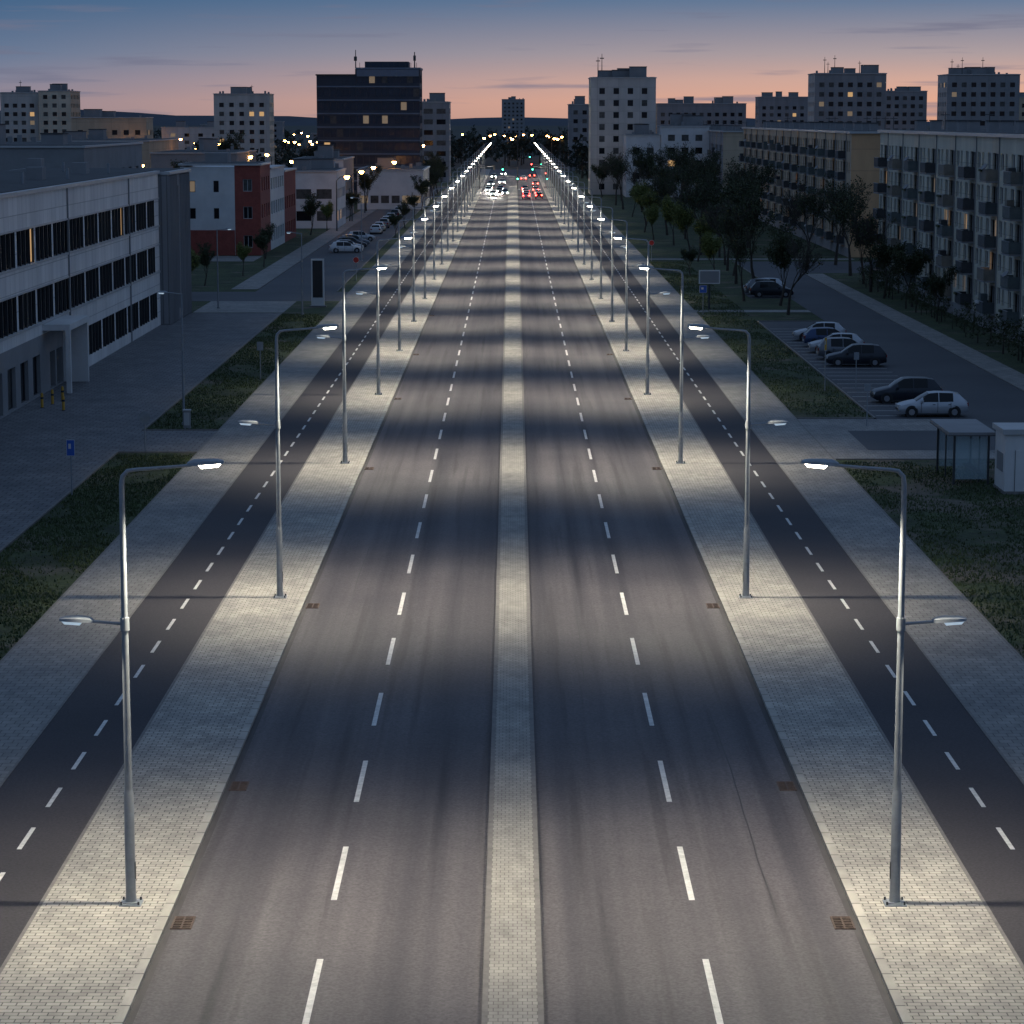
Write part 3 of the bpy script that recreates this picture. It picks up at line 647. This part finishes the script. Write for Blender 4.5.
hd=bpy.data.lights.new('headlamp_beam','SPOT'); hd.energy=9000; hd.color=(1,.94,.84); hd.spot_size=math.radians(50); hd.spot_blend=.8; hd.shadow_soft_size=.2
for n_,(x,y,k_) in enumerate(((-4.6,606,0),(-6,640,0),(-3.2,632,1),(-5.9,655,2),(-3.1,652,0),(-1.9,618,2),(-5.9,700,1),(-3,720,0),(-5.8,790,2),(-3,830,1))):
    o=inst('car',CO[k_],(x,y,-.1),-math.pi/2)
    if n_<4:
        a=bpy.data.objects.new('headlamp_beam',hd); col.objects.link(a); a.parent=o; a.location=(2.2,0,.66); a.rotation_euler=(0,math.radians(-84),0)
for x,y,k_ in ((3.0,590,0),(5.9,594,1),(3.1,606,2),(5.9,612,0),(3.,650,1),(5.6,640,2),(3.1,628,0),(6,700,2),(3.1,760,0),(5.9,800,1)): inst('car',CO[k_],(x,y,-.1),math.pi/2)

# ------------------------------------------------------------ signs & furniture
def traffic_light(x,y,rot,m):
    b=MB(); b.tube([(0,0,0),(0,0,5.6)],.1,M['steeld'],8); b.tube([(0,0,5.5),(-4,0,5.8)],.07,M['steeld'],8)
    for cx,cz in ((0,3.0),(-3.8,5.4)):
        b.box(cx-.2,cx+.2,-.32,-.08,cz-.55,cz+.55,M['black'])
        for i,mm in enumerate((M['tgreen'],M['yellow'],M['tred'])):
            lit_=mm if (mm is m) else M['black']
            b.tube([(cx,-.33,cz-.35+.35*i),(cx,-.36,cz-.35+.35*i)],.15,lit_,10)
            b.box(cx-.16,cx+.16,-.5,-.33,cz-.2+.35*i,cz-.18+.35*i,M['black'])
    b.obj('traffic_light',loc=(x,y,0),rot=rot)
traffic_light(8.8,665,0,M['tgreen']); traffic_light(-8.6,668,math.pi,M['tgreen']); traffic_light(8.8,700,0,M['tred']); traffic_light(1.2,666,0,M['tgreen']); traffic_light(9.5,880,0,M['tgreen'])
def sign(name,x,y,h_,kind,m,back=False,w_=.35,hh=.35,rot=0):
    b=MB(); b.tube([(0,0,0),(0,0,h_)],.035,M['steel'],8)
    zc=h_-hh; f=M['steel'] if back else m
    if kind=='disc':
        b.tube([(0,-.05,zc),(0,-.07,zc)],w_,M['steel'] if back else M['frame'],20)
        if not back: b.tube([(0,-.071,zc),(0,-.078,zc)],w_*.9,m,20)
    else:
        b.box(-w_,w_,-.07,-.05,zc-hh,zc+hh,M['steel'] if back else M['frame']); b.box(-w_*.9,w_*.9,-.078,-.071,zc-hh*.93,zc+hh*.93,f)
        if not back: b.box(-w_*.5,w_*.1,-.084,-.079,zc-hh*.1,zc+hh*.5,M['frame'])
    for z in (zc-.15,zc+.15): b.box(-.06,.06,-.049,.05,z-.02,z+.02,M['steeld'])
    b.obj(name,loc=(x,y,0),rot=rot)
sign('traffic_sign',-21.3,123.8,2.7,'sq',M['blue'],False,.2,.4)
sign('traffic_sign',-20.1,140.5,2.2,'disc',M['blue'],True,.34,.36)
sign('traffic_sign',-17.6,180,2.6,'sq',M['steel'],True,.22,.3)
sign('traffic_sign',-17.5,290,2.7,'disc',M['red']); sign('traffic_sign',17.6,330,2.7,'disc',M['red']); sign('traffic_sign',17.6,240,2.7,'sq',M['blue'])
sign('traffic_sign',20.8,172,3.6,'sq',M['yellow'],False,.08,.45); sign('traffic_sign',20.9,152,2.5,'sq',M['red'],True,.2,.2)
sign('traffic_sign',23.0,173,2.5,'sq',M['blue'],True,.17,.25)
b=MB(); b.box(-.62,.62,-.2,.2,.0,4.6,M['whitew']); b.box(-.48,.48,-.215,-.202,.9,4.45,M['black']); b.box(-.48,.48,.202,.215,.9,4.45,M['black']); b.box(-.8,.8,-.35,.35,-.03,.12,M['kerbd'])
b.obj('advertising_totem',loc=(-18.8,250,0))
b=MB(); b.tube([(-.0,0,0),(0,0,3)],.1,M['steeld'],8); b.box(-1.0,1.0,-.12,.12,2.4,3.7,M['whitew']); b.box(-.9,.9,-.14,-.122,2.5,3.6,M['greyw'])
b.obj('billboard',loc=(18.7,247,0))
def plaza_lamp(x,y,h_,litm,rot=0):
    b=MB(); b.tube([(0,0,0),(0,0,.15)],.14,M['steel'],8); b.tube([(0,0,0),(0,0,h_*.6),(0,0,h_)],[.08,.06,.045],M['steel'],8); b.tube([(0,0,h_-.05),(-.9,0,h_+.05)],.035,M['steel'],6)
    headshape(b,-.85,-1.4,h_+.06,.02,litm,t=.08,w=.13); b.obj('street_lamp',loc=(x,y,0),rot=rot,smooth=True)
plaza_lamp(-19.5,152.6,7.8,M['lens2']); plaza_lamp(-28.2,248,7.5,M['lens2'],math.pi); plaza_lamp(-19.5,240,7.5,M['lens2']); plaza_lamp(-19.2,330,8,M['lens2'])
b=MB(); b.tube([(0,0,0),(0,0,.85),(0,0,.95)],[.09,.09,.05],M['yellow'],10); b.tube([(0,0,.55),(0,0,.68)],.093,M['black'],10); b.tube([(0,0,0),(0,0,.03)],.13,M['steeld'],10); bm=b.mesh('bollard',True)
for x,y in ((-29.6,162),(-29.3,164),(-29.0,166),(-28.0,160.5)): inst('bollard',bm,(x,y,-.014))
b=MB(); b.box(-.2,.2,-.15,.15,0,1.05,M['greyw']); b.box(-.23,.23,-.18,.18,1.05,1.12,M['coping']); b.box(-.16,.16,-.16,-.152,.2,.95,M['coping']); b.obj('utility_cabinet',loc=(-19.1,150.9,0))
b=MB()
for x in (0,1.7):
    for y in (0,5): b.box(x-.05,x+.05,y-.05,y+.05,0,2.5,M['steeld'])
    b.box(x-.03,x+.03,2.45,2.55,0,2.5,M['steeld'])
b.box(-.35,2.0,-.4,5.4,2.5,2.64,M['greyw']); b.box(-.38,2.03,-.43,5.43,2.46,2.499,M['steeld'])
b.box(1.69,1.71,.06,4.94,.25,2.3,M['sglass']); b.box(.06,1.64,-.01,.01,.25,2.3,M['sglass']); b.box(.06,1.64,4.99,5.01,.25,2.3,M['sglass'])
b.box(1.2,1.6,.6,4.4,.42,.47,M['bark']); 
for y in (.8,2.5,4.2): b.box(1.35,1.42,y-.03,y+.03,0,.42,M['steeld'])
b.obj('bus_shelter',loc=(21.9,127.5,0))
b=MB(); b.box(0,3.2,0,2.6,0,2.9,M['whitew']); b.box(-.15,3.35,-.15,2.75,2.9,3.15,M['coping']); b.box(.5,1.4,-.03,-.003,.05,2.1,M['whitew']); b.box(.48,.5,-.035,-.003,.05,2.12,M['steeld']); b.box(1.4,1.42,-.035,-.003,.05,2.12,M['steeld']); b.box(1.8,2.8,-.03,-.003,1.0,1.9,M['glass']); b.box(-.03,-.003,.5,2,1,1.9,M['greyw']); b.box(-.05,3.25,-.05,2.65,-.05,.12,M['kerbd'])
b.obj('kiosk',loc=(23.8,124.2,0))
b=MB(); b.tube([(0,0,0),(0,0,8),(.6,0,8.6),(1.5,0,8.8)],[.12,.08,.06,.05],M['steeld'],6); b.box(1.3,2.1,-.18,.18,8.76,8.9,M['steeld']); b.tube([(1.7,0,8.76),(1.7,0,8.62),(1.7,0,8.3)],[.38,.44,.22],M['sodium'],8); sm_=b.mesh('sodium_street_lamp')
rr=random.Random(21)
for i in range(150):
    sg=-1 if rr.random()<.62 else 1; y=rr.uniform(430,1400); x=sg*rr.uniform(.035,.2)*y
    if sg>0: y=rr.uniform(650,1800); x=rr.uniform(.012,.13)*y+10
    if abs(x)<18: x=18.5*sg
    inst('street_lamp',sm_,(x,y,rr.choice((0,0,0,1.5))*0),rr.uniform(0,6.28),rr.uniform(.95,1.25))
for y in range(420,700,40): inst('street_lamp',sm_,(-28.4,y,0),0)
for i in range(26): inst('street_lamp',sm_,(rr.uniform(-50,50),rr.uniform(940,1250),0),rr.uniform(0,6),1.2)

# ------------------------------------------------------------ sky
wd=bpy.data.worlds.new('World'); sc.world=wd; wd.use_nodes=True; nt=wd.node_tree; bg=nt.nodes['Background']
N=nt.nodes.new; Lk=nt.links.new
tc=N('ShaderNodeTexCoord'); sp=N('ShaderNodeSeparateXYZ'); Lk(tc.outputs['Generated'],sp.inputs[0])
mx=N('ShaderNodeMath'); mx.operation='MAXIMUM'; mx.inputs[1].default_value=0; Lk(sp.outputs[2],mx.inputs[0])
sq=N('ShaderNodeMath'); sq.operation='SQRT'; Lk(mx.outputs[0],sq.inputs[0])
def ramp(stops):
    r_=N('ShaderNodeValToRGB'); e=r_.color_ramp.elements
    e[0].position=stops[0][0]; e[0].color=(*stops[0][1],1); e[1].position=stops[-1][0]; e[1].color=(*stops[-1][1],1)
    for p_,c in stops[1:-1]:
        q=e.new(p_); q.color=(*c,1)
    Lk(sq.outputs[0],r_.inputs[0]); return r_
top=[(.4,(.095,.165,.295)),(1,(.12,.20,.355))]
rR=ramp([(0,(.72,.37,.25)),(.08,(.78,.41,.28)),(.12,(.66,.40,.32)),(.155,(.42,.34,.35)),(.21,(.12,.19,.31))]+top)
rL=ramp([(0,(.25,.22,.27)),(.08,(.23,.22,.29)),(.12,(.14,.19,.30)),(.155,(.08,.16,.285)),(.21,(.04,.115,.235))]+top)
vd=N('ShaderNodeVectorMath'); vd.operation='DOT_PRODUCT'; vd.inputs[1].default_value=(.5,.866,0); Lk(tc.outputs['Generated'],vd.inputs[0])
mr=N('ShaderNodeMapRange'); mr.interpolation_type='SMOOTHSTEP'; mr.inputs[1].default_value=.68; mr.inputs[2].default_value=.97; Lk(vd.outputs['Value'],mr.inputs[0])
mc=N('ShaderNodeMix'); mc.data_type='RGBA'; Lk(mr.outputs[0],mc.inputs[0]); Lk(rL.outputs[0],mc.inputs[6]); Lk(rR.outputs[0],mc.inputs[7])
mp=N('ShaderNodeMapping'); mp.inputs['Scale'].default_value=(14,14,230); mp.inputs['Location'].default_value=(3.3,0,2.1); Lk(tc.outputs['Generated'],mp.inputs[0])
nz=N('ShaderNodeTexNoise'); nz.inputs['Scale'].default_value=1; nz.inputs['Detail'].default_value=4; Lk(mp.outputs[0],nz.inputs['Vector'])
cr=N('ShaderNodeValToRGB'); cr.color_ramp.elements[0].position=.56; cr.color_ramp.elements[1].position=.70; cr.color_ramp.elements[0].color=(0,0,0,1); cr.color_ramp.elements[1].color=(.7,.7,.7,1); Lk(nz.outputs[0],cr.inputs[0])
cm=N('ShaderNodeMix'); cm.data_type='RGBA'; cm.inputs[7].default_value=(.16,.17,.25,1); Lk(cr.outputs[0],cm.inputs[0]); Lk(mc.outputs[2],cm.inputs[6])
sky=N('ShaderNodeTexSky'); sky.sky_type='NISHITA'; sky.sun_disc=False; sky.sun_elevation=math.radians(0.5); sky.sun_rotation=math.radians(50)
ad=N('ShaderNodeMix'); ad.data_type='RGBA'; ad.blend_type='ADD'; ad.inputs[0].default_value=.006; Lk(cm.outputs[2],ad.inputs[6]); Lk(sky.outputs[0],ad.inputs[7])
Lk(ad.outputs[2],bg.inputs[0]); bg.inputs[1].default_value=1.0
sl=bpy.data.lights.new('sun','SUN'); sl.energy=.03; sl.angle=math.radians(8); sl.color=(1,.7,.5)
so=bpy.data.objects.new('sun',sl); col.objects.link(so); so.rotation_euler=(math.radians(86),0,math.radians(-50+180))

cd=bpy.data.cameras.new('camera'); cam=bpy.data.objects.new('camera',cd); col.objects.link(cam)
cd.sensor_width=36; cd.lens=91.05; cd.clip_end=30000; cd.clip_start=.5
cam.location=(0,0,18); cam.rotation_euler=(math.radians(90-8.65),0,math.radians(.02)); sc.camera=cam
sc.view_settings.view_transform='Standard'; sc.view_settings.look='None'; sc.view_settings.exposure=0
print('faces',sum(len(o.data.polygons) for o in bpy.data.objects if o.type=='MESH'))
